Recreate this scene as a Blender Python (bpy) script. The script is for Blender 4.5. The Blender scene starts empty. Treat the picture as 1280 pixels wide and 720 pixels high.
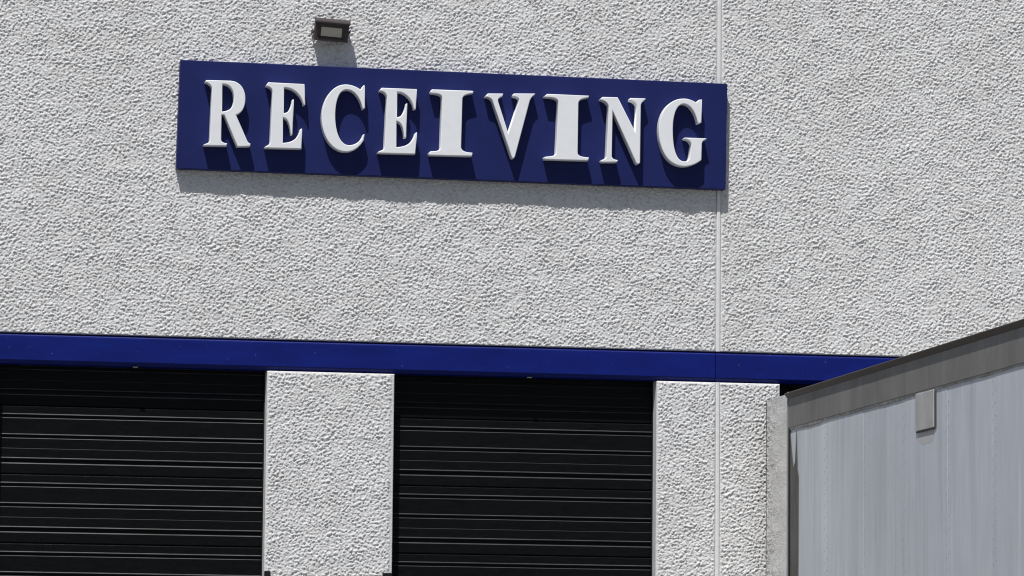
import bpy, math, random
import numpy as np
from mathutils import Vector, Matrix

rad = math.radians
scene = bpy.context.scene
COL = scene.collection

# ------------------------------------------------------------------ camera
YAW, PITCH, ROLL = 0.186227, 0.108909, 0.009739
CAM = Vector((-8.8136, -36.3241, 1.2))
FPX = 5000.0                                   # focal length in pixels of a 1280 wide frame
fwd = Vector((math.sin(YAW) * math.cos(PITCH), math.cos(YAW) * math.cos(PITCH), math.sin(PITCH)))
rgt = Vector((math.cos(YAW), -math.sin(YAW), 0))
upv = rgt.cross(fwd)
r2 = math.cos(ROLL) * rgt + math.sin(ROLL) * upv
u2 = -math.sin(ROLL) * rgt + math.cos(ROLL) * upv
cd = bpy.data.cameras.new('camera')
cam = bpy.data.objects.new('camera', cd)
COL.objects.link(cam)
cam.matrix_world = Matrix(((r2.x, u2.x, -fwd.x, CAM.x), (r2.y, u2.y, -fwd.y, CAM.y),
                           (r2.z, u2.z, -fwd.z, CAM.z), (0, 0, 0, 1)))
cd.sensor_width = 36
cd.lens = 36 * FPX / 1280
cd.clip_start = 0.5
cd.clip_end = 2000
scene.camera = cam

# ------------------------------------------------------------------ light
SUN = Vector((0.058, 0.11, -0.236)).normalized()          # the way the light travels
EL = math.asin(-SUN.z)
AZ = math.atan2(-SUN.x, -SUN.y)
world = bpy.data.worlds.new('World')
scene.world = world
world.use_nodes = True
nt = world.node_tree
bg = nt.nodes['Background']
sky = nt.nodes.new('ShaderNodeTexSky')
sky.sky_type = 'NISHITA'
sky.sun_disc = False
sky.sun_elevation = EL
sky.sun_rotation = AZ
sky.dust_density = 1.5
nt.links.new(sky.outputs[0], bg.inputs[0])
bg.inputs[1].default_value = 0.06
sd = bpy.data.lights.new('sun', 'SUN')
sd.energy = 4.8
sd.angle = rad(0.5)
sd.color = (1.0, 0.98, 0.955)
sun = bpy.data.objects.new('sun', sd)
sun.rotation_euler = SUN.to_track_quat('-Z', 'Y').to_euler()
sun.location = (-10, -20, 40)
COL.objects.link(sun)
scene.view_settings.view_transform = 'Standard'
scene.view_settings.look = 'None'
scene.cycles.filter_width = 1.1
scene.view_settings.exposure = -0.2
scene.view_settings.gamma = 1.0
scene.view_settings.use_curve_mapping = False

# ------------------------------------------------------------------ helpers
rng = np.random.default_rng(7)
random.seed(7)


def pixel_on(px, py, Y):
    """a point of the photograph (1280 wide) carried out to the plane y = Y"""
    d = r2 * ((px - 640) / FPX) - u2 * ((py - 360) / FPX) + fwd
    t = (Y - CAM.y) / d.y
    return CAM + d * t


class MB:
    def __init__(self):
        self.v = []; self.f = []; self.n = 0

    def add(self, verts, faces):
        self.v.append(np.asarray(verts, float).reshape(-1, 3))
        self.f += [tuple(i + self.n for i in f) for f in faces]
        self.n += len(self.v[-1])

    def box(self, x0, x1, y0, y1, z0, z1):
        self.add([(x0, y0, z0), (x1, y0, z0), (x1, y1, z0), (x0, y1, z0), (x0, y0, z1), (x1, y0, z1), (x1, y1, z1), (x0, y1, z1)],
                 [(0, 3, 2, 1), (4, 5, 6, 7), (0, 1, 5, 4), (1, 2, 6, 5), (2, 3, 7, 6), (3, 0, 4, 7)])

    def extrude(self, prof, a, b, axis):
        """closed profile swept along x (prof = y,z) or y (prof = x,z), faces turned outward by recalc"""
        n = len(prof)
        if axis == 'x':
            vs = [(a, p, q) for p, q in prof] + [(b, p, q) for p, q in prof]
        elif axis == 'y':
            vs = [(p, a, q) for p, q in prof] + [(p, b, q) for p, q in prof]
        else:
            vs = [(p, q, a) for p, q in prof] + [(p, q, b) for p, q in prof]
        fs = [(i, (i + 1) % n, (i + 1) % n + n, i + n) for i in range(n)]
        fs += [tuple(range(n))[::-1], tuple(range(n, 2 * n))]
        self.add(vs, fs)

    def cyl(self, c, r, a, b, axis='y', seg=20):
        prof = [(c[0] + r * math.cos(2 * math.pi * k / seg), c[1] + r * math.sin(2 * math.pi * k / seg)) for k in range(seg)]
        self.extrude(prof, a, b, axis)

    def build(self, name, mat, parent=None, bevel=0.0, smooth=False, seg=2):
        me = bpy.data.meshes.new(name)
        me.from_pydata([tuple(p) for p in np.concatenate(self.v)], [], self.f)
        import bmesh
        bm = bmesh.new(); bm.from_mesh(me)
        bmesh.ops.recalc_face_normals(bm, faces=bm.faces)
        bm.to_mesh(me); bm.free()
        me.materials.append(mat)
        o = bpy.data.objects.new(name, me)
        COL.objects.link(o)
        o.parent = parent
        if bevel:
            m = o.modifiers.new('bevel', 'BEVEL')
            m.width = bevel; m.segments = seg; m.limit_method = 'ANGLE'; m.angle_limit = rad(30)
        if smooth:
            me.polygons.foreach_set('use_smooth', [True] * len(me.polygons))
        return o


def empty(name, loc, label=None, cat=None, group=None):
    o = bpy.data.objects.new(name, None)
    o.location = loc
    o.empty_display_size = 0.2
    COL.objects.link(o)
    if label: o['label'] = label
    if cat: o['category'] = cat
    if group: o['group'] = group
    return o


def keep(o, parent):
    """parent without moving"""
    o.parent = parent
    o.matrix_parent_inverse = Matrix.Translation(-parent.location)
    return o


# ------------------------------------------------------------------ materials
def material(name, color, rough=0.6, metal=0.0, spec=0.5):
    m = bpy.data.materials.new(name)
    m.use_nodes = True
    b = m.node_tree.nodes['Principled BSDF']
    b.inputs['Base Color'].default_value = (*color, 1)
    b.inputs['Roughness'].default_value = rough
    b.inputs['Metallic'].default_value = metal
    b.inputs['Specular IOR Level'].default_value = spec
    return m


def nodes(m):
    return m.node_tree.nodes, m.node_tree.links, m.node_tree.nodes['Principled BSDF']


def coords(m, scale=(1, 1, 1)):
    N, L, b = nodes(m)
    g = N.new('ShaderNodeNewGeometry')
    mp = N.new('ShaderNodeMapping')
    mp.inputs['Scale'].default_value = scale
    L.new(g.outputs['Position'], mp.inputs['Vector'])
    return mp.outputs[0]


def noise(m, scale, detail=4, rough=0.5, sc=(1, 1, 1)):
    N, L, b = nodes(m)
    n = N.new('ShaderNodeTexNoise')
    n.inputs['Scale'].default_value = scale
    n.inputs['Detail'].default_value = detail
    n.inputs['Roughness'].default_value = rough
    L.new(coords(m, sc), n.inputs['Vector'])
    return n.outputs['Fac']


def ramp(m, fac, stops, mode='LINEAR'):
    N, L, b = nodes(m)
    r = N.new('ShaderNodeValToRGB')
    r.color_ramp.interpolation = mode
    e = r.color_ramp.elements
    while len(e) < len(stops): e.new(0.5)
    for el, (p, c) in zip(e, stops):
        el.position = p
        el.color = (*c, 1) if len(c) == 3 else c
    L.new(fac, r.inputs[0])
    return r.outputs[0]


def mix(m, fac, a, b_, mode='MIX'):
    N, L, b = nodes(m)
    x = N.new('ShaderNodeMix')
    x.data_type = 'RGBA'
    x.blend_type = mode
    for sock, val in ((x.inputs[0], fac), (x.inputs[6], a), (x.inputs[7], b_)):
        if isinstance(val, (int, float)): sock.default_value = val
        elif isinstance(val, tuple): sock.default_value = (*val, 1)
        else: L.new(val, sock)
    return x.outputs[2]


def bump(m, h, strength, dist):
    N, L, b = nodes(m)
    n = N.new('ShaderNodeBump')
    n.inputs['Strength'].default_value = strength
    n.inputs['Distance'].default_value = dist
    L.new(h, n.inputs['Height'])
    L.new(n.outputs[0], b.inputs['Normal'])


def base(m, out):
    N, L, b = nodes(m)
    L.new(out, b.inputs['Base Color'])


# rough white wall coating
M_wall = material('white_textured_coating', (0.78, 0.78, 0.77), 0.85, spec=0.2)
c = ramp(M_wall, noise(M_wall, 1.3, 5, 0.6), [(0.3, (0.735, 0.73, 0.72)), (0.7, (0.80, 0.80, 0.80))])
c2 = ramp(M_wall, noise(M_wall, 26, 3, 0.6), [(0.30, (0.80, 0.76, 0.74)), (0.5, (1, 1, 1)), (0.75, (0.97, 1.0, 1.0))])
c = mix(M_wall, 1.0, c, c2, 'MULTIPLY')
spots = ramp(M_wall, noise(M_wall, 15, 2, 0.5), [(0.22, (0.62, 0.55, 0.45)), (0.29, (1, 1, 1))])
base(M_wall, mix(M_wall, 1.0, c, spots, 'MULTIPLY'))
bump(M_wall, noise(M_wall, 90, 4, 0.65), 0.8, 0.008)
# the same coating where it is far outside the view, relief as bump
M_wall_far = material('white_textured_coating_plain', (0.76, 0.76, 0.75), 0.85, spec=0.2)
bump(M_wall_far, noise(M_wall_far, 22, 4, 0.6), 0.9, 0.05)
M_smooth = material('smooth_white_paint', (0.78, 0.79, 0.80), 0.6, spec=0.3)
base(M_smooth, ramp(M_smooth, noise(M_smooth, 9, 4, 0.6), [(0.3, (0.70, 0.71, 0.71)), (0.7, (0.82, 0.83, 0.84))]))
M_seal = material('white_joint_sealant', (0.70, 0.70, 0.69), 0.55)
base(M_seal, ramp(M_seal, noise(M_seal, 5, 4, 0.6, (1, 1, 3)), [(0.3, (0.74, 0.735, 0.73)), (0.7, (0.86, 0.86, 0.86))]))
# blues
M_band = material('royal_blue_gloss_paint', (0.008, 0.018, 0.22), 0.45, spec=0.25)
base(M_band, ramp(M_band, noise(M_band, 3, 5, 0.6, (1, 1, 2)), [(0.3, (0.0025, 0.008, 0.14)), (0.7, (0.004, 0.012, 0.19))]))
spk = ramp(M_band, noise(M_band, 38, 2, 0.5), [(0.735, (0, 0, 0)), (0.78, (0.08, 0.09, 0.14))])
base(M_band, mix(M_band, 1.0, ramp(M_band, noise(M_band, 1.6, 6, 0.7, (1, 1, 3)), [(0.3, (0.0012, 0.0075, 0.125)), (0.7, (0.0022, 0.0135, 0.19))]), spk, 'ADD'))
bump(M_band, noise(M_band, 2.5, 3, 0.5), 0.25, 0.02)
M_sign = material('navy_blue_sign_paint', (0.02, 0.032, 0.175), 0.5, spec=0.15)
base(M_sign, ramp(M_sign, noise(M_sign, 2, 5, 0.65), [(0.3, (0.0120, 0.0180, 0.096)), (0.7, (0.0155, 0.0235, 0.120))]))
bump(M_sign, noise(M_sign, 60, 3, 0.6), 0.2, 0.004)
M_letter = material('white_sign_letter_paint', (0.78, 0.79, 0.81), 0.5, spec=0.4)
base(M_letter, ramp(M_letter, noise(M_letter, 9, 5, 0.6), [(0.3, (0.83, 0.845, 0.87)), (0.7, (0.88, 0.895, 0.92))]))
# black door
M_door = material('black_door_paint', (0.004, 0.0045, 0.005), 0.32, spec=0.07)
base(M_door, ramp(M_door, noise(M_door, 6, 5, 0.7, (1, 1, 6)), [(0.3, (0.004, 0.0048, 0.0052)), (0.75, (0.0085, 0.0092, 0.0096))]))
bump(M_door, noise(M_door, 2.2, 4, 0.6), 0.5, 0.03)
M_faint = material('faint_ledge', (0.022, 0.022, 0.022), 0.45, spec=0.3)
M_edge = material('ledge_highlight', (0.13, 0.128, 0.125), 0.5, spec=0.3)  # sunlit lines of the door ledges, painted in as a lighter grey
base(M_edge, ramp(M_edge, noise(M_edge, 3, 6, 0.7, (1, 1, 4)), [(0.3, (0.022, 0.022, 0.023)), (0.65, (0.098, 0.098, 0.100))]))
M_edge_dim = material('ledge_highlight_dim', (0.05, 0.05, 0.05), 0.5, spec=0.3)  # dimmer painted highlight for the ledges of the other doors
base(M_edge_dim, ramp(M_edge_dim, noise(M_edge_dim, 3, 6, 0.7, (1, 1, 4)), [(0.3, (0.014, 0.014, 0.015)), (0.65, (0.048, 0.048, 0.049))]))
M_black = material('black_steel', (0.010, 0.009, 0.010), 0.5, spec=0.3)
M_dark = material('dark_interior', (0.02, 0.02, 0.02), 0.9)
M_steel = material('galvanised_steel', (0.55, 0.56, 0.57), 0.45, 0.8)
# lamp
M_bronze = material('dark_bronze_lamp_housing', (0.062, 0.050, 0.052), 0.5, spec=0.4)
M_lens = material('lamp_diffuser', (0.62, 0.57, 0.47), 0.3)
# trailer
M_side = material('blue_white_trailer_paint', (0.6, 0.64, 0.7), 0.42, spec=0.5)
streak = ramp(M_side, noise(M_side, 1.0, 8, 0.70, (0.0, 1.5, 0.12)),
              [(0.32, (0.52, 0.56, 0.62)), (0.44, (0.59, 0.625, 0.69)), (0.51, (0.66, 0.70, 0.765)), (0.55, (0.61, 0.65, 0.71)), (0.66, (0.74, 0.775, 0.83))])
runs = ramp(M_side, noise(M_side, 1.0, 5, 0.6, (0.0, 6.5, 0.30)), [(0.34, (0.90, 0.90, 0.90)), (0.48, (1, 1, 1)), (0.60, (1, 1, 1)), (0.64, (1.09, 1.09, 1.08)), (0.75, (1.10, 1.10, 1.09))])
patch = ramp(M_side, noise(M_side, 1.0, 4, 0.6, (0.0, 0.5, 0.7)), [(0.35, (0.93, 0.945, 0.94)), (0.65, (1.03, 1.03, 1.03))])
base(M_side, mix(M_side, 1.0, mix(M_side, 1.0, streak, runs, 'MULTIPLY'), patch, 'MULTIPLY'))
bump(M_side, noise(M_side, 1.0, 3, 0.5, (0.0, 3.0, 0.5)), 0.2, 0.02)
M_rail = material('weathered_dark_aluminium', (0.16, 0.15, 0.14), 0.6, 0.0)
base(M_rail, ramp(M_rail, noise(M_rail, 1.0, 6, 0.65, (1, 4.0, 1.2)), [(0.3, (0.140, 0.138, 0.134)), (0.7, (0.235, 0.231, 0.225))]))
M_cap = material('brown_stained_roof_edge', (0.09, 0.075, 0.065), 0.65)
M_lip = material('pale_rail_lip', (0.42, 0.42, 0.42), 0.5, 0.0)
base(M_lip, ramp(M_lip, noise(M_lip, 6, 4, 0.6), [(0.35, (0.20, 0.195, 0.19)), (0.65, (0.50, 0.50, 0.50))]))
M_stain = material('polished_steel', (0.76, 0.76, 0.75), 0.085, 1.0)
bump(M_stain, noise(M_stain, 1.0, 3, 0.55, (1, 3.0, 24.0)), 0.28, 0.03)
M_post = material('grey_corner_post', (0.33, 0.34, 0.33), 0.45, 0.3)
M_worn = material('dark_worn_corner_plate', (0.085, 0.085, 0.08), 0.6)
base(M_worn, ramp(M_worn, noise(M_worn, 1.0, 5, 0.6, (1, 8, 2)), [(0.3, (0.055, 0.055, 0.05)), (0.7, (0.12, 0.12, 0.11))]))
M_vent = material('grey_vent_cover', (0.48, 0.48, 0.47), 0.5)
base(M_vent, ramp(M_vent, noise(M_vent, 5, 4, 0.6), [(0.3, (0.40, 0.40, 0.39)), (0.7, (0.53, 0.53, 0.53))]))
M_rivet = material('dull_rivet', (0.40, 0.42, 0.45), 0.6)
M_grime = material('grime_smear', (0.52, 0.53, 0.535), 0.8)
M_rubber = material('tyre_rubber', (0.02, 0.02, 0.02), 0.8)
M_ground = material('worn_asphalt_yard', (0.09, 0.088, 0.084), 0.9)
base(M_ground, ramp(M_ground, noise(M_ground, 0.6, 6, 0.65), [(0.3, (0.10, 0.097, 0.092)), (0.7, (0.16, 0.156, 0.148))]))

# ------------------------------------------------------------------ the ground
g = MB()
g.add([(-400, -400, 0), (400, -400, 0), (400, 400, 0), (-400, 400, 0)], [(0, 1, 2, 3)])
o = g.build('ground', M_ground)
o['kind'] = 'structure'

# ------------------------------------------------------------------ relief of the coating
STEP = 0.007
FX0, FX1, FZ0, FZ1 = -7.3, 3.6, 2.0, 8.7


def make_field():
    nx, nz = int((FX1 - FX0) / STEP), int((FZ1 - FZ0) / STEP)
    kx = np.fft.fftfreq(nx, STEP)[None, :]
    kz = np.fft.rfftfreq(nz, STEP)[:, None]
    kz_full = np.fft.fftfreq(nz, STEP)[:, None]

    def band(wx, wz, sharp=1.0):
        k = np.sqrt((kx * wx) ** 2 + (kz_full * wz) ** 2)
        filt = np.exp(-((np.log(np.maximum(k, 1e-6))) ** 2) / (2 * (0.35 * sharp) ** 2))
        a = np.fft.ifft2(np.fft.fft2(rng.standard_normal((nz, nx))) * filt).real
        return a / a.std()
    # cellular domes (lumps of the thrown coating), domain-warped
    cx, cz = 0.040, 0.033
    wx = band(0.11, 0.09) * 0.010; wz = band(0.11, 0.09) * 0.009
    X, Z = np.meshgrid(np.arange(nx) * STEP, np.arange(nz) * STEP)
    X = X + wx; Z = Z + wz
    U, V = X / cx, Z / cz
    iu, iv = np.floor(U).astype(int), np.floor(V).astype(int)
    n1, n2 = iu.max() + 8, iv.max() + 8
    jx = rng.random((n2, n1)); jz = rng.random((n2, n1)); hh = rng.random((n2, n1))
    F1 = np.full(U.shape, 9.0); F2 = np.full(U.shape, 9.0); HT = np.zeros(U.shape)
    for du in (-1, 0, 1):
        for dv in (-1, 0, 1):
            a, b = iu + du + 3, iv + dv + 3
            dx = iu + du + jx[b, a] - U; dz = iv + dv + jz[b, a] - V
            d = np.sqrt(dx * dx + dz * dz)
            closer = d < F1
            F2 = np.where(closer, F1, np.minimum(F2, d))
            HT = np.where(closer, hh[b, a], HT)
            F1 = np.where(closer, d, F1)
    dome = np.clip((F2 - F1) * 1.6, 0, 1) ** 0.55 * (0.35 + 0.65 * HT)
    n = band(0.050, 0.041)
    n3 = band(0.026, 0.022)
    big = band(0.5, 0.4)
    mod = 1.0 + 0.13 * np.clip(band(0.30, 0.24), -2, 2)
    h = (0.44 * dome + 0.14 * n + 0.175 * n3) * mod + 0.05 * big
    # soften to what a brushed coat of paint leaves
    k2 = kx ** 2 + kz_full ** 2
    h = np.fft.ifft2(np.fft.fft2(h) * np.exp(-k2 * (0.0070 ** 2) * 3)).real
    h = h - np.percentile(h, 2)
    return np.clip(h, 0, None)


FIELD = make_field()
AMP = 0.0178


def height(xs, zs):
    ix = np.clip(((xs - FX0) / STEP).astype(int), 0, FIELD.shape[1] - 1)
    iz = np.clip(((zs - FZ0) / STEP).astype(int), 0, FIELD.shape[0] - 1)
    return FIELD[np.ix_(iz, ix)] * AMP


def relief(x0, x1, z0, z1, margin):
    """displaced sheet over a rectangle of the wall; margin = smooth border widths (left, right, bottom, top)"""
    def axis(a, b):
        n = max(2, int(round((b - a - 0.012) / STEP)))
        return np.concatenate([[a], np.linspace(a + 0.006, b - 0.006, n), [b]])
    xs, zs = axis(x0, x1), axis(z0, z1)
    h = height(xs, zs)

    def fade(d, w):
        return np.ones_like(d) if w <= 0 else np.clip((d / w - 0.55) / 0.7, 0, 1)
    mx = fade(xs - x0, margin[0]) * fade(x1 - xs, margin[1])
    mz = fade(zs - z0, margin[2]) * fade(z1 - zs, margin[3])
    ragged = np.clip(height(xs + 0.4, zs - 0.0) / AMP * 1.4, 0, 1)
    mk = mx[None, :] * mz[:, None]
    mk = np.clip(mk * (0.4 + 1.2 * ragged), 0, 1) * (mk < 1) + (mk >= 1)
    y = -h * mk
    y[0, :] = y[-1, :] = 0.010
    y[:, 0] = y[:, -1] = 0.010
    X, Z = np.meshgrid(xs, zs)
    v = np.stack([X, y, Z], -1).reshape(-1, 3)
    nx, nz = len(xs), len(zs)
    idx = np.arange(nx * nz).reshape(nz, nx)
    f = np.stack([idx[:-1, :-1], idx[:-1, 1:], idx[1:, 1:], idx[1:, :-1]], -1).reshape(-1, 4)
    return v, f


def boxarr(x0, x1, y0, y1, z0, z1):
    v = np.array([(x0, y0, z0), (x1, y0, z0), (x1, y1, z0), (x0, y1, z0), (x0, y0, z1), (x1, y0, z1), (x1, y1, z1), (x0, y1, z1)], float)
    f = np.array([(0, 3, 2, 1), (4, 5, 6, 7), (0, 1, 5, 4), (1, 2, 6, 5), (2, 3, 7, 6), (3, 0, 4, 7)])
    return v, f


def big_mesh(name, pieces, mats, parent):
    """pieces: (verts, quads, material index, smooth)"""
    V = np.concatenate([p[0] for p in pieces])
    off = np.cumsum([0] + [len(p[0]) for p in pieces])
    F = np.concatenate([p[1] + off[i] for i, p in enumerate(pieces)])
    me = bpy.data.meshes.new(name)
    me.vertices.add(len(V)); me.vertices.foreach_set('co', V.astype(np.float32).ravel())
    me.loops.add(F.size); me.loops.foreach_set('vertex_index', F.astype(np.int32).ravel())
    me.polygons.add(len(F))
    me.polygons.foreach_set('loop_start', np.arange(0, F.size, 4, dtype=np.int32))
    me.polygons.foreach_set('loop_total', np.full(len(F), 4, dtype=np.int32))
    for m in mats: me.materials.append(m)
    me.polygons.foreach_set('material_index', np.concatenate([np.full(len(p[1]), p[2]) for p in pieces]).astype(np.int32))
    me.polygons.foreach_set('use_smooth', np.concatenate([np.full(len(p[1]), p[3]) for p in pieces]))
    me.update(calc_edges=True)
    o = bpy.data.objects.new(name, me)
    COL.objects.link(o)
    o.parent = parent
    return o


# ------------------------------------------------------------------ the warehouse
ZB0, ZB1 = 4.416, 4.700        # blue band, lower and upper edge
REC = 0.177                    # how far the doors stand back
JX = 0.019                     # half the panel joint
D1 = (-6.725, -4.245); D2 = (-3.064, -0.586); D3 = (0.600, 3.060)
ZFIN = 2.15                    # relief is built down to here
WTOP = 9.6

ware = empty('warehouse', (0, 0, 0), 'white rough-coated warehouse wall with blue band and black dock doors', 'building')

mg = (0.0, 0.0, 0.0, 0.0)


def panel(name, xl, xr, piers, joint_side, far):
    P = []
    ml = 0.018 if joint_side == 'l' else 0
    mr = 0.018 if joint_side == 'r' else 0
    xa, xb = max(xl, FX0 + 0.1), min(xr, FX1 - 0.1)
    v, f = relief(xa, xb, ZB1, 8.50, (ml, mr, 0, 0)); P.append((v, f, 0, True))
    P.append((*boxarr(xa, xb, 0.010, 0.30, ZB1 + 0.001, 8.50), 1, False))
    for a, b, l, r in piers:
        v, f = relief(a, b, ZFIN, ZB0 - 0.004, (l, r, 0, 0.016)); P.append((v, f, 0, True))
        P.append((*boxarr(a, b, 0.010, 0.34, ZFIN, ZB0 - 0.004), 1, False))
        P.append((*boxarr(a, b, -0.004, 0.34, 0.0, ZFIN - 0.001), 2, False))
    P.append((*boxarr(xa, xb, -0.004, 0.30, 8.501, WTOP), 2, False))
    for a, b in far:
        P.append((*boxarr(a, b, -0.004, 0.30, 0.0, WTOP), 2, False))
    return big_mesh(name, P, [M_wall, M_smooth, M_wall_far], ware)


panel('wall_panel', -20, -JX,
      [(-7.2, D1[0], 0, 0.03), (D1[1], D2[0], 0.018, 0.036), (D2[1], -JX, 0.018, 0.014)], 'r', [(-22, -7.201)])
panel('wall_panel', JX, 20, [(JX, D3[0], 0.014, 0.03), (D3[1], 3.5, 0.018, 0)], 'l', [(3.501, 18)])
# joint between the two wall panels
m = MB()
m.extrude([(JX - 0.001, 0.05), (JX - 0.001, -0.006), (0.010, -0.012), (-0.010, -0.012), (-JX + 0.001, -0.006), (-JX + 0.001, 0.05)], ZB1 + 0.002, WTOP, 'z')
m.build('panel_joint', M_seal, ware)
m = MB()
m.extrude([(JX - 0.001, 0.05), (JX - 0.001, -0.006), (0.010, -0.012), (-0.010, -0.012), (-JX + 0.001, -0.006), (-JX + 0.001, 0.05)], 0.0, ZB0 - 0.004, 'z')
m.build('panel_joint', M_seal, ware)
# solid wall behind band and between the doors, above the openings
m = MB()
m.box(-22, 18, 0.045, 0.34, ZB0 + 0.002, ZB1 + 0.03)
m.build('lintel', M_band, ware)
m = MB()
m.box(-22, 18, 0.36, 14.0, 0.0, WTOP - 0.05)
m.build('building_core', M_dark, ware)
# blue band in two lengths, meeting at the panel joint
prof = [(0.044, 4.684), (0.004, 4.684), (-0.006, 4.681), (-0.012, 4.673), (-0.013, 4.664), (-0.012, 4.455), (-0.006, 4.446), (0.020, 4.420), (0.044, ZB0)]
for a, b in ((-7.2, -0.030), (-0.024, 3.5)):
    m = MB(); m.extrude(prof, a, b, 'x')
    m.build('blue_band', M_band, ware)


# sectional dock doors
SEC = 0.626


def section_profile():
    """one door section, z measured down from its upper edge; y towards the viewer is negative"""
    p = []
    Y0 = 0.0
    def at(z, y): p.append((y, -z))
    at(0.0, 0.012); at(0.004, 0.004); at(0.011, Y0)             # rounded upper edge
    def rib(z1, z2):
        at(z1 - 0.006, Y0); at(z1 - 0.003, -0.0035); at(z1 + 0.002, -0.007); at(z1 + 0.006, -0.008)
        at(z1 + 0.010, -0.008); at(z1 + 0.013, 0.006)
        at(z2 - 0.006, 0.006); at(z2 - 0.002, 0.0035); at(z2 + 0.003, 0.0005); at(z2 + 0.008, Y0)
    def faint(z):
        at(z - 0.004, 0.0); at(z - 0.003, 0.003); at(z, 0.003); at(z + 0.003, 0.0008); at(z + 0.006, 0.0)
    rib(0.078, 0.114)
    rib(0.262, 0.298)
    faint(0.388)
    rib(0.478, 0.528)
    at(SEC - 0.012, 0.0); at(SEC - 0.006, 0.003); at(SEC - 0.003, 0.012)
    return p


def dock_door(name, x0, x1, ztop_joint, edge):
    d = empty(name, (0, 0, 0))
    d.parent = ware
    pr = section_profile()
    me = None
    a, b = x0 + 0.004, x1 - 0.004
    z = ztop_joint + SEC
    k = 0
    while z > 1.25:
        if me is None:
            m = MB()
            m.extrude([(REC + y, zz) for y, zz in pr] + [(REC + 0.05, -SEC + 0.003), (REC + 0.05, 0.0)], a, b, 'x')
            s = m.build('door_section', M_door, d)
            me = s.data
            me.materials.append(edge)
            me.materials.append(M_faint)
            for f in me.polygons:                      # sun highlight painted as lighter colour on the sloping ledges
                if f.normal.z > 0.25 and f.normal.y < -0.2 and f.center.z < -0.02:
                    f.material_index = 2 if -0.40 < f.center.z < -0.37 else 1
        else:
            s = bpy.data.objects.new('door_section', me); COL.objects.link(s); s.parent = d
        s.location = (0, 0.0012 * (k % 2), z)
        z -= SEC; k += 1
    m = MB(); m.box(a, b, REC + 0.052, REC + 0.07, 1.2, ZB0 - 0.002); m.build('backing', M_black, d)
    # side guides
    for xx in ((x0 + 0.001, x0 + 0.022), (x1 - 0.010, x1 - 0.001)):
        m = MB(); m.box(xx[0], xx[1], REC - 0.035, REC - 0.012, 1.2, ZB0 - 0.003); m.build('side_guide', M_black, d)
    # small clip under the band
    xc = (x0 + x1) / 2 + 0.03
    m = MB(); m.box(xc - 0.022, xc + 0.022, -0.004, 0.05, 4.406, 4.4155); m.build('clip', M_worn, d, bevel=0.002)
    return d


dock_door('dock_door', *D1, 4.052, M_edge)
dock_door('dock_door', *D2, 4.020, M_edge_dim)
dock_door('dock_door', *D3, 4.030, M_edge_dim)
# black steel corner guards on the jambs
for x0, x1 in ((D1[1] + 0.002, D1[1] + 0.055), (D2[0] - 0.090, D2[0] - 0.002), (D1[0] - 0.09, D1[0] - 0.002), (D2[1] + 0.002, D2[1] + 0.055), (D3[0] - 0.09, D3[0] - 0.002)):
    m = MB(); m.box(x0, x1, -0.034, 0.02, 1.2, 2.578)
    gd = m.build('jamb_guard', M_black, ware, bevel=0.004)

# ------------------------------------------------------------------ the sign
SD = 0.108                       # sign depth
sign = empty('receiving_sign', (-2.55, -0.03, 6.22), 'long navy blue sign board reading RECEIVING in raised white letters', 'sign')
P4 = [pixel_on(225.7, 74.6, -SD), pixel_on(909.3, 104.6, -SD), pixel_on(907.2, 236.9, -SD), pixel_on(220.4, 210.4, -SD)]
for p in P4: print('sign corner', [round(x, 3) for x in p])
m = MB()
vs = [(p.x, -SD, p.z) for p in P4] + [(p.x, -0.012, p.z) for p in P4]
m.add(vs, [(0, 3, 2, 1), (4, 5, 6, 7), (0, 1, 5, 4), (1, 2, 6, 5), (2, 3, 7, 6), (3, 0, 4, 7)])
keep(m.build('board', M_sign, None, bevel=0.006), sign)

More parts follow.
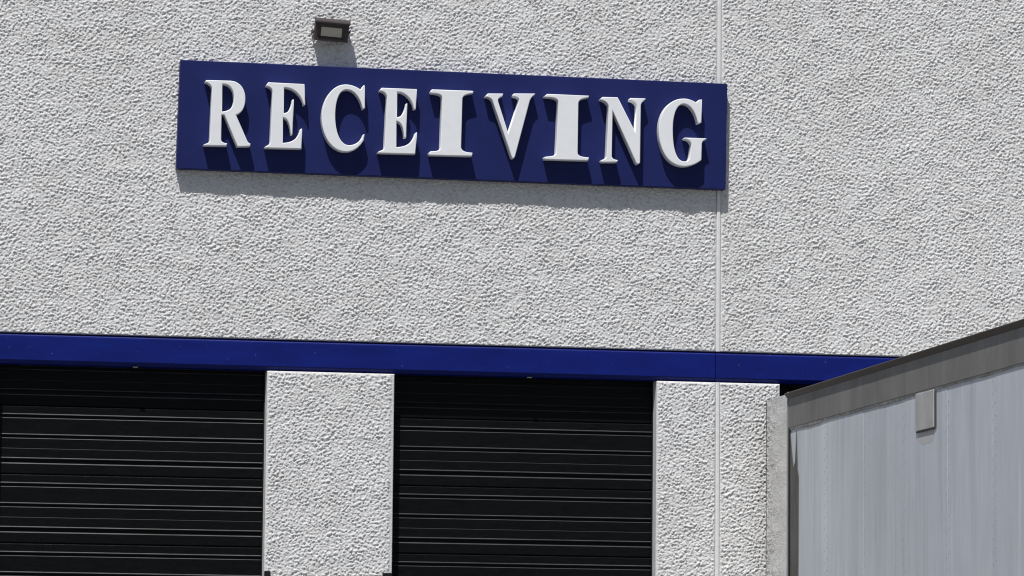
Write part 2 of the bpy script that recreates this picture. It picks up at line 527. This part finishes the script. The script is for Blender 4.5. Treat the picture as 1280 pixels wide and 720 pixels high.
LE = 0.105                       # letters stand this far off the board
OUT = {
 'R': ((240, 85), [[(97, 99), (108, 87), (290, 92), ('C', 350, 95, 402, 140, 404, 225), ('C', 404, 300, 375, 340, 335, 352), (418, 545), ('C', 424, 556, 432, 562, 443, 566), (440, 589), (338, 591), (240, 352), (226, 352), (222, 535), ('C', 224, 555, 245, 560, 267, 562), (264, 586), (90, 583), (87, 572), ('C', 110, 560, 132, 562, 132, 535), (148, 155), ('C', 146, 125, 120, 115, 97, 106)],
                   [(232, 122), ('C', 275, 120, 310, 150, 313, 215), ('C', 316, 285, 290, 320, 228, 323)]]),
 'E': ((320, 85), [[(76, 128), (92, 104), (366, 117), (374, 276), (358, 282), ('C', 345, 210, 290, 150, 215, 147), (210, 335), ('C', 245, 335, 262, 300, 272, 235), (287, 231), (277, 498), (262, 500), ('C', 255, 430, 240, 378, 207, 374), (203, 558), ('C', 270, 558, 315, 530, 333, 455), (349, 449), (345, 608), (66, 601), (65, 590), ('C', 90, 572, 106, 575, 106, 545), (122, 178), ('C', 122, 152, 100, 142, 76, 137)]]),
 'C': ((390, 90), [[(398, 95), (402, 270), (380, 282), ('C', 365, 200, 320, 134, 262, 134), ('C', 205, 134, 178, 220, 178, 330), ('C', 178, 450, 215, 546, 280, 546), ('C', 330, 546, 370, 510, 385, 465), (397, 462), (392, 510), ('C', 360, 570, 310, 600, 255, 600), ('C', 150, 598, 72, 490, 72, 340), ('C', 74, 200, 150, 92, 250, 90), ('C', 300, 90, 340, 110, 365, 128), (385, 98)]]),
 'E2': ((460, 95), [[(88, 105), (103, 85), (370, 95), (363, 249), (345, 252), ('C', 340, 190, 290, 124, 224, 121), (220, 305), ('C', 255, 305, 275, 265, 284, 205), (298, 201), (290, 462), (272, 466), ('C', 268, 400, 255, 350, 218, 341), (215, 530), ('C', 285, 530, 335, 500, 355, 425), (372, 415), (358, 587), (75, 579), (74, 568), ('C', 95, 550, 120, 560, 122, 530), (140, 160), ('C', 140, 130, 118, 118, 88, 113)]]),
 'I': ((525, 95), [[(78, 118), (90, 97), (395, 108), (404, 114), (402, 130), ('C', 375, 138, 325, 135, 322, 175), (312, 530), ('C', 312, 560, 345, 570, 395, 572), (398, 580), (393, 603), (70, 595), (67, 575), (78, 562), ('C', 120, 560, 150, 560, 152, 535), (164, 162), ('C', 162, 137, 130, 134, 82, 131)]]),
 'V': ((595, 95), [[(71, 150), (90, 128), (205, 128), (207, 140), (200, 155), ('C', 172, 162, 165, 175, 173, 200), (243, 422), (320, 185), ('C', 324, 165, 310, 160, 273, 154), (285, 128), (446, 128), (446, 140), ('C', 425, 155, 412, 170, 406, 190), (296, 605), (285, 620), (268, 616), (124, 190), ('C', 115, 166, 95, 162, 71, 158)]]),
 'I2': ((670, 100), [[(64, 118), (85, 101), (401, 114), (398, 133), ('C', 370, 140, 325, 140, 322, 175), (316, 545), ('C', 318, 570, 355, 575, 401, 578), (395, 606), (66, 597), (61, 575), ('C', 100, 566, 145, 573, 150, 545), (165, 162), ('C', 160, 132, 110, 134, 66, 130)]]),
 'N': ((740, 105), [[(64, 110), (80, 94), (195, 96), (325, 352), (334, 165), ('C', 332, 142, 310, 132, 279, 123), (288, 102), (405, 104), (403, 118), ('C', 385, 135, 372, 140, 370, 165), (365, 592), (345, 605), (330, 592), (158, 208), (152, 540), ('C', 156, 560, 175, 565, 201, 569), (190, 588), (72, 588), (69, 568), ('C', 95, 560, 108, 555, 108, 535), (124, 172), ('C', 121, 142, 95, 127, 66, 120)]]),
 'G': ((810, 105), [[(409, 113), (405, 290), (375, 300), ('C', 360, 220, 320, 151, 270, 151), ('C', 215, 151, 190, 240, 190, 340), ('C', 190, 480, 215, 578, 275, 578), ('C', 295, 578, 306, 570, 311, 550), (324, 455), ('C', 322, 428, 300, 418, 268, 413), (275, 399), (441, 404), (441, 417), ('C', 420, 425, 410, 432, 408, 450), (405, 570), ('C', 370, 600, 320, 620, 270, 620), ('C', 150, 615, 80, 500, 80, 340), ('C', 82, 200, 160, 106, 270, 106), ('C', 310, 106, 345, 125, 362, 135), (385, 115)]]),
}
LBEV = 0.008


def letter(key):
    (ox, oy), loops = OUT[key]
    cu = bpy.data.curves.new('letter', 'CURVE')
    cu.dimensions = '2D'
    cu.fill_mode = 'BOTH'
    for lp in loops:
        pts = []
        for s in lp:
            if s[0] == 'C':
                p0 = np.array(pts[-1]); a, b, e = np.array(s[1:3]), np.array(s[3:5]), np.array(s[5:7])
                for t in np.linspace(0, 1, 13)[1:]:
                    pts.append(tuple((1 - t) ** 3 * p0 + 3 * (1 - t) ** 2 * t * a + 3 * (1 - t) * t * t * b + t ** 3 * e))
            else:
                pts.append((float(s[0]), float(s[1])))
        W = [pixel_on(ox + x / 6, oy + y / 6, -SD - LE) for x, y in pts]
        sp = cu.splines.new('POLY')
        sp.points.add(len(W) - 1)
        for q, w in zip(sp.points, W): q.co = (w.x, w.z, 0, 1)
        sp.use_cyclic_u = True
    cu.extrude = (LE - 0.006) / 2 - LBEV
    cu.bevel_depth = LBEV
    cu.bevel_resolution = 3
    cu.offset = -LBEV * 1.35
    tmp = bpy.data.objects.new('letter', cu)
    COL.objects.link(tmp)
    bpy.context.view_layer.update()
    dg = bpy.context.evaluated_depsgraph_get()
    me = bpy.data.meshes.new_from_object(tmp.evaluated_get(dg))
    bpy.data.objects.remove(tmp)
    me.materials.clear(); me.materials.append(M_letter)
    co = np.empty(len(me.vertices) * 3, np.float32); me.vertices.foreach_get('co', co)
    co = co.reshape(-1, 3)
    new = np.stack([co[:, 0], -SD - LE / 2 - co[:, 2], co[:, 1]], -1)
    me.vertices.foreach_set('co', new.astype(np.float32).ravel())
    me.update()
    o = bpy.data.objects.new('letter', me)
    COL.objects.link(o)
    keep(o, sign)
    o['label'] = 'raised white serif letter ' + key[0]


for key in ('R', 'E', 'C', 'E2', 'I', 'V', 'I2', 'N', 'G'):
    letter(key)

# ------------------------------------------------------------------ the lamp above the sign
lamp = empty('wall_floodlight', (-3.70, 0.0, 7.60), 'small dark bronze floodlight on the wall above the blue sign', 'lamp')
LC = pixel_on(414.5, 38.5, -0.125)
TILT = rad(16)


def lampify(o):
    o.matrix_world = Matrix.Translation(LC) @ Matrix.Rotation(rad(3.2), 4, 'Y') @ Matrix.Rotation(TILT, 4, 'X')
    bpy.context.view_layer.update()
    mw = o.matrix_world.copy()
    o.parent = lamp
    o.matrix_parent_inverse = Matrix.Translation(-lamp.location)
    o.matrix_basis = mw
    return o


hw, hh = 0.158, 0.098
m = MB()
m.box(-hw, hw, 0.006, 0.070, -hh, hh - 0.012)
lampify(m.build('housing', M_bronze, None, bevel=0.012))
m = MB()                                     # bezel of four bars
m.box(-hw, hw, -0.022, 0.010, -hh, -hh + 0.026)
m.box(-hw, hw, -0.022, 0.010, hh - 0.052, hh - 0.026)
m.box(-hw, -hw + 0.030, -0.0215, 0.0095, -hh + 0.024, hh - 0.05)
m.box(hw - 0.030, hw, -0.0215, 0.0095, -hh + 0.024, hh - 0.05)
lampify(m.build('bezel', M_bronze, None, bevel=0.004))
m = MB()                                     # sloping reflector between bezel and lens
a, b, c_, d_ = hw - 0.030, hh - 0.052, hw - 0.060, hh - 0.068
zo0, zi0 = -hh + 0.026, -hh + 0.042
m.add([(-a, -0.014, zo0), (a, -0.014, zo0), (a, -0.014, b), (-a, -0.014, b), (-c_, 0.004, zi0), (c_, 0.004, zi0), (c_, 0.004, d_), (-c_, 0.004, d_)],
      [(0, 1, 5, 4), (1, 2, 6, 5), (2, 3, 7, 6), (3, 0, 4, 7)])
lampify(m.build('reflector', M_bronze, None))
m = MB(); m.box(-c_, c_, -0.001, 0.007, zi0, d_)
lampify(m.build('lens', M_lens, None, bevel=0.002))
m = MB()                                     # visor over the lens
m.extrude([(-0.046, hh - 0.034), (-0.050, hh - 0.018), (-0.042, hh - 0.002), (0.0, hh + 0.012), (0.050, hh + 0.008), (0.050, hh - 0.012), (-0.036, hh - 0.020)], -hw - 0.006, hw + 0.006, 'x')
lampify(m.build('visor', M_bronze, None, bevel=0.003))
for k in range(7):                           # cooling fins on the back
    xx = -0.12 + 0.04 * k
    m = MB(); m.box(xx - 0.003, xx + 0.003, 0.070, 0.080, -hh + 0.02, hh - 0.03)
    lampify(m.build('cooling_fin', M_bronze, None))
m = MB()
m.box(LC.x - 0.05, LC.x + 0.05, -0.04, 0.0, LC.z - 0.05, LC.z + 0.05)
keep(m.build('mounting_box', M_bronze, None, bevel=0.006), lamp)
for s in (-1, 1):
    m = MB(); m.box(LC.x + s * 0.174 - 0.004, LC.x + s * 0.174 + 0.004, -0.13, -0.02, LC.z - 0.014, LC.z + 0.014)
    keep(m.build('yoke_arm', M_bronze, None, bevel=0.002), lamp)
m = MB(); m.box(LC.x - 0.178, LC.x + 0.178, -0.032, -0.022, LC.z - 0.014, LC.z + 0.014)
keep(m.build('yoke_bar', M_bronze, None, bevel=0.002), lamp)

# ------------------------------------------------------------------ the trailer at the third door
TX = 0.424                                   # plane of its near side
TXR = 3.02
TOP = 4.237
RB = 3.915                                   # lower edge of the top rail
YR, YP, YF = -0.215, -1.0, -14.4             # rear, corner post, front
trl = empty('semi_trailer', (1.72, -7.0, 0.0), 'pale blue-grey box trailer with dark top rail backed up to the dock', 'trailer')


def tp(mb, name, mat, **k):
    return keep(mb.build(name, mat, None, **k), trl)


m = MB(); m.box(TX + 0.012, TXR, YF, YR, 1.12, TOP - 0.02); tp(m, 'box_body', M_side)
m = MB(); m.box(TX + 0.02, TXR - 0.02, YF + 0.02, YR - 0.01, TOP - 0.018, TOP - 0.004); tp(m, 'roof', M_rail)
# skin in sheets, lapped one over the next
y = YP - 0.075
k = 0
ysheets = []
while y > YF + 0.1:
    y2 = max(y - 1.22, YF)
    off = 0.0010 * (k % 2)
    m = MB(); m.box(TX - off, TX + 0.010, y2 + 0.002, y, 1.14, RB - 0.004)
    s = tp(m, 'side_panel', M_side)
    ysheets.append(y2)
    y = y2; k += 1
m = MB()                                     # rivet heads along the laps and the rail
def rivet(yy, zz, r=0.006):
    n = 6
    vs = [(TX - 0.0026, yy + r * math.cos(2 * math.pi * i / n), zz + r * math.sin(2 * math.pi * i / n)) for i in range(n)] + [(TX - 0.007, yy, zz)]
    m.add(vs, [(i, (i + 1) % n, n) for i in range(n)])
for yy in ysheets:
    for q in range(27):
        zz = 1.25 + q * 0.1
        rivet(yy + 0.035, zz); rivet(yy - 0.035, zz + 0.03)
rv = tp(m, 'rivets', M_rivet)
rv['kind'] = 'stuff'
# top rail: dark face, drip edge, lower lip
m = MB(); m.extrude([(TX + 0.011, RB), (TX - 0.008, RB), (TX - 0.012, RB + 0.006), (TX - 0.012, TOP - 0.052), (TX + 0.011, TOP - 0.052)], YF, YP - 0.002, 'y')
tp(m, 'top_rail', M_rail)
m = MB(); m.extrude([(TX + 0.1, TOP - 0.050), (TX - 0.012, TOP - 0.050), (TX - 0.042, TOP - 0.008), (TX - 0.042, TOP - 0.003), (TX - 0.036, TOP + 0.001), (TX + 0.1, TOP + 0.004)], YF, YP - 0.002, 'y')
tp(m, 'drip_edge', M_cap)
# lower lip, bent a little out of true along its length
m = MB()
n = 120
ys = np.linspace(YP - 0.08, YF, n)
wob = np.convolve(rng.standard_normal(n + 6), np.ones(7) / 7, 'valid') * 0.012
vs = []; fs = []
for i, yy in enumerate(ys):
    w = wob[i]
    vs += [(TX + 0.004, yy, RB - 0.001), (TX - 0.011, yy, RB - 0.001), (TX - 0.008, yy, RB - 0.016 + w), (TX - 0.005, yy, RB - 0.024 + w), (TX + 0.004, yy, RB - 0.012)]
for i in range(n - 1):
    for q in range(5):
        a = i * 5 + q; b = i * 5 + (q + 1) % 5
        fs.append((a, b, b + 5, a + 5))
m.add(vs, fs)
tp(m, 'rail_lip', M_lip)
# rear corner: polished plate, post, worn plate
m = MB(); m.box(TX - 0.006, TX + 0.011, YP + 0.004, YR, 1.14, TOP - 0.002); 
pl = tp(m, 'rear_plate', M_stain)
m = MB(); m.box(TX - 0.018, TX + 0.011, YP - 0.03, YP + 0.003, 1.12, TOP + 0.012); tp(m, 'corner_post', M_post, bevel=0.004)
m = MB(); m.box(TX - 0.012, TX + 0.011, YP - 0.074, YP - 0.031, 1.12, RB - 0.002); tp(m, 'seal_strip', M_black)
m = MB()
vs = [(YP - 0.076, 1.14), (YP - 0.375, 1.14), (YP - 0.36, 2.6), (YP - 0.365, 3.46), (YP - 0.33, 3.54), (YP - 0.29, 3.88), (YP - 0.25, 3.60), (YP - 0.19, 3.55), (YP - 0.13, 3.70), (YP - 0.076, 3.86)]
n = len(vs)
m.add([(TX - 0.006, a, b) for a, b in vs] + [(TX + 0.002, a, b) for a, b in vs], [tuple(range(n)), tuple(range(n, 2 * n))] + [(i, (i + 1) % n, (i + 1) % n + n, i + n) for i in range(n)])
tp(m, 'worn_plate', M_worn)
m = MB(); m.box(TX - 0.004, TXR + 0.01, YR + 0.001, YR + 0.03, 1.12, TOP - 0.01); tp(m, 'rear_frame', M_black)
# vent cover with frame
m = MB(); m.box(TX - 0.016, TX - 0.003, -5.62, -5.11, 3.600, 3.905); tp(m, 'vent_cover', M_vent, bevel=0.005)
m = MB(); m.box(TX - 0.010, TX - 0.003, -5.66, -5.622, 3.596, 3.89); m.box(TX - 0.010, TX - 0.003, -5.62, -5.11, 3.586, 3.598); tp(m, 'vent_gasket', M_worn)
m = MB()
n = 22
ring = [(-5.365 + 0.24 * math.cos(2 * math.pi * i / n) * random.uniform(0.82, 1.08), 3.545 + 0.075 * math.sin(2 * math.pi * i / n) * random.uniform(0.75, 1.1)) for i in range(n)]
ring = [(a, min(b, 3.584)) for a, b in ring]
m.add([(TX - 0.0016, a, b) for a, b in ring] + [(TX + 0.003, a, b) for a, b in ring], [tuple(range(n)), tuple(range(n, 2 * n))] + [(i, (i + 1) % n, (i + 1) % n + n, i + n) for i in range(n)])
tp(m, 'sealant_smear', M_grime)
# chassis and running gear
m = MB(); m.box(TX + 0.02, TXR - 0.02, YF, YR - 0.1, 1.00, 1.12)
m.box(1.25, 1.37, YF, YR - 0.3, 0.75, 1.0); m.box(2.07, 2.19, YF, YR - 0.3, 0.75, 1.0); tp(m, 'chassis', M_black)
for ya in (-2.0, -3.25):
    m = MB(); m.cyl((ya, 0.52), 0.07, TX + 0.1, TXR - 0.1, 'x'); tp(m, 'axle', M_black)
    for xa, xb in ((TX + 0.05, TX + 0.32), (TX + 0.36, TX + 0.63), (TXR - 0.63, TXR - 0.36), (TXR - 0.32, TXR - 0.05)):
        m = MB(); m.cyl((ya, 0.52), 0.515, xa, xb, 'x', 28); t = tp(m, 'wheel', M_rubber, bevel=0.04)
        m = MB(); m.cyl((ya, 0.52), 0.29, xa - 0.006, xb + 0.006, 'x', 24); r = m.build('rim', M_steel); keep(r, trl)
        r.parent = t; r.matrix_parent_inverse = Matrix.Identity(4); r.location = (0, 0, 0)
for xx in (TX + 0.35, TXR - 0.45):
    m = MB(); m.box(xx, xx + 0.1, -12.2, -12.1, 0.04, 1.0); m.box(xx - 0.08, xx + 0.18, -12.28, -12.02, 0.0, 0.04); tp(m, 'landing_leg', M_black)
for xx in (TX + 0.2, TXR - 0.4):
    m = MB(); m.box(xx, xx + 0.2, YR + 0.032, -0.036, 1.0, 1.4); tp(m, 'bumper', M_rubber)
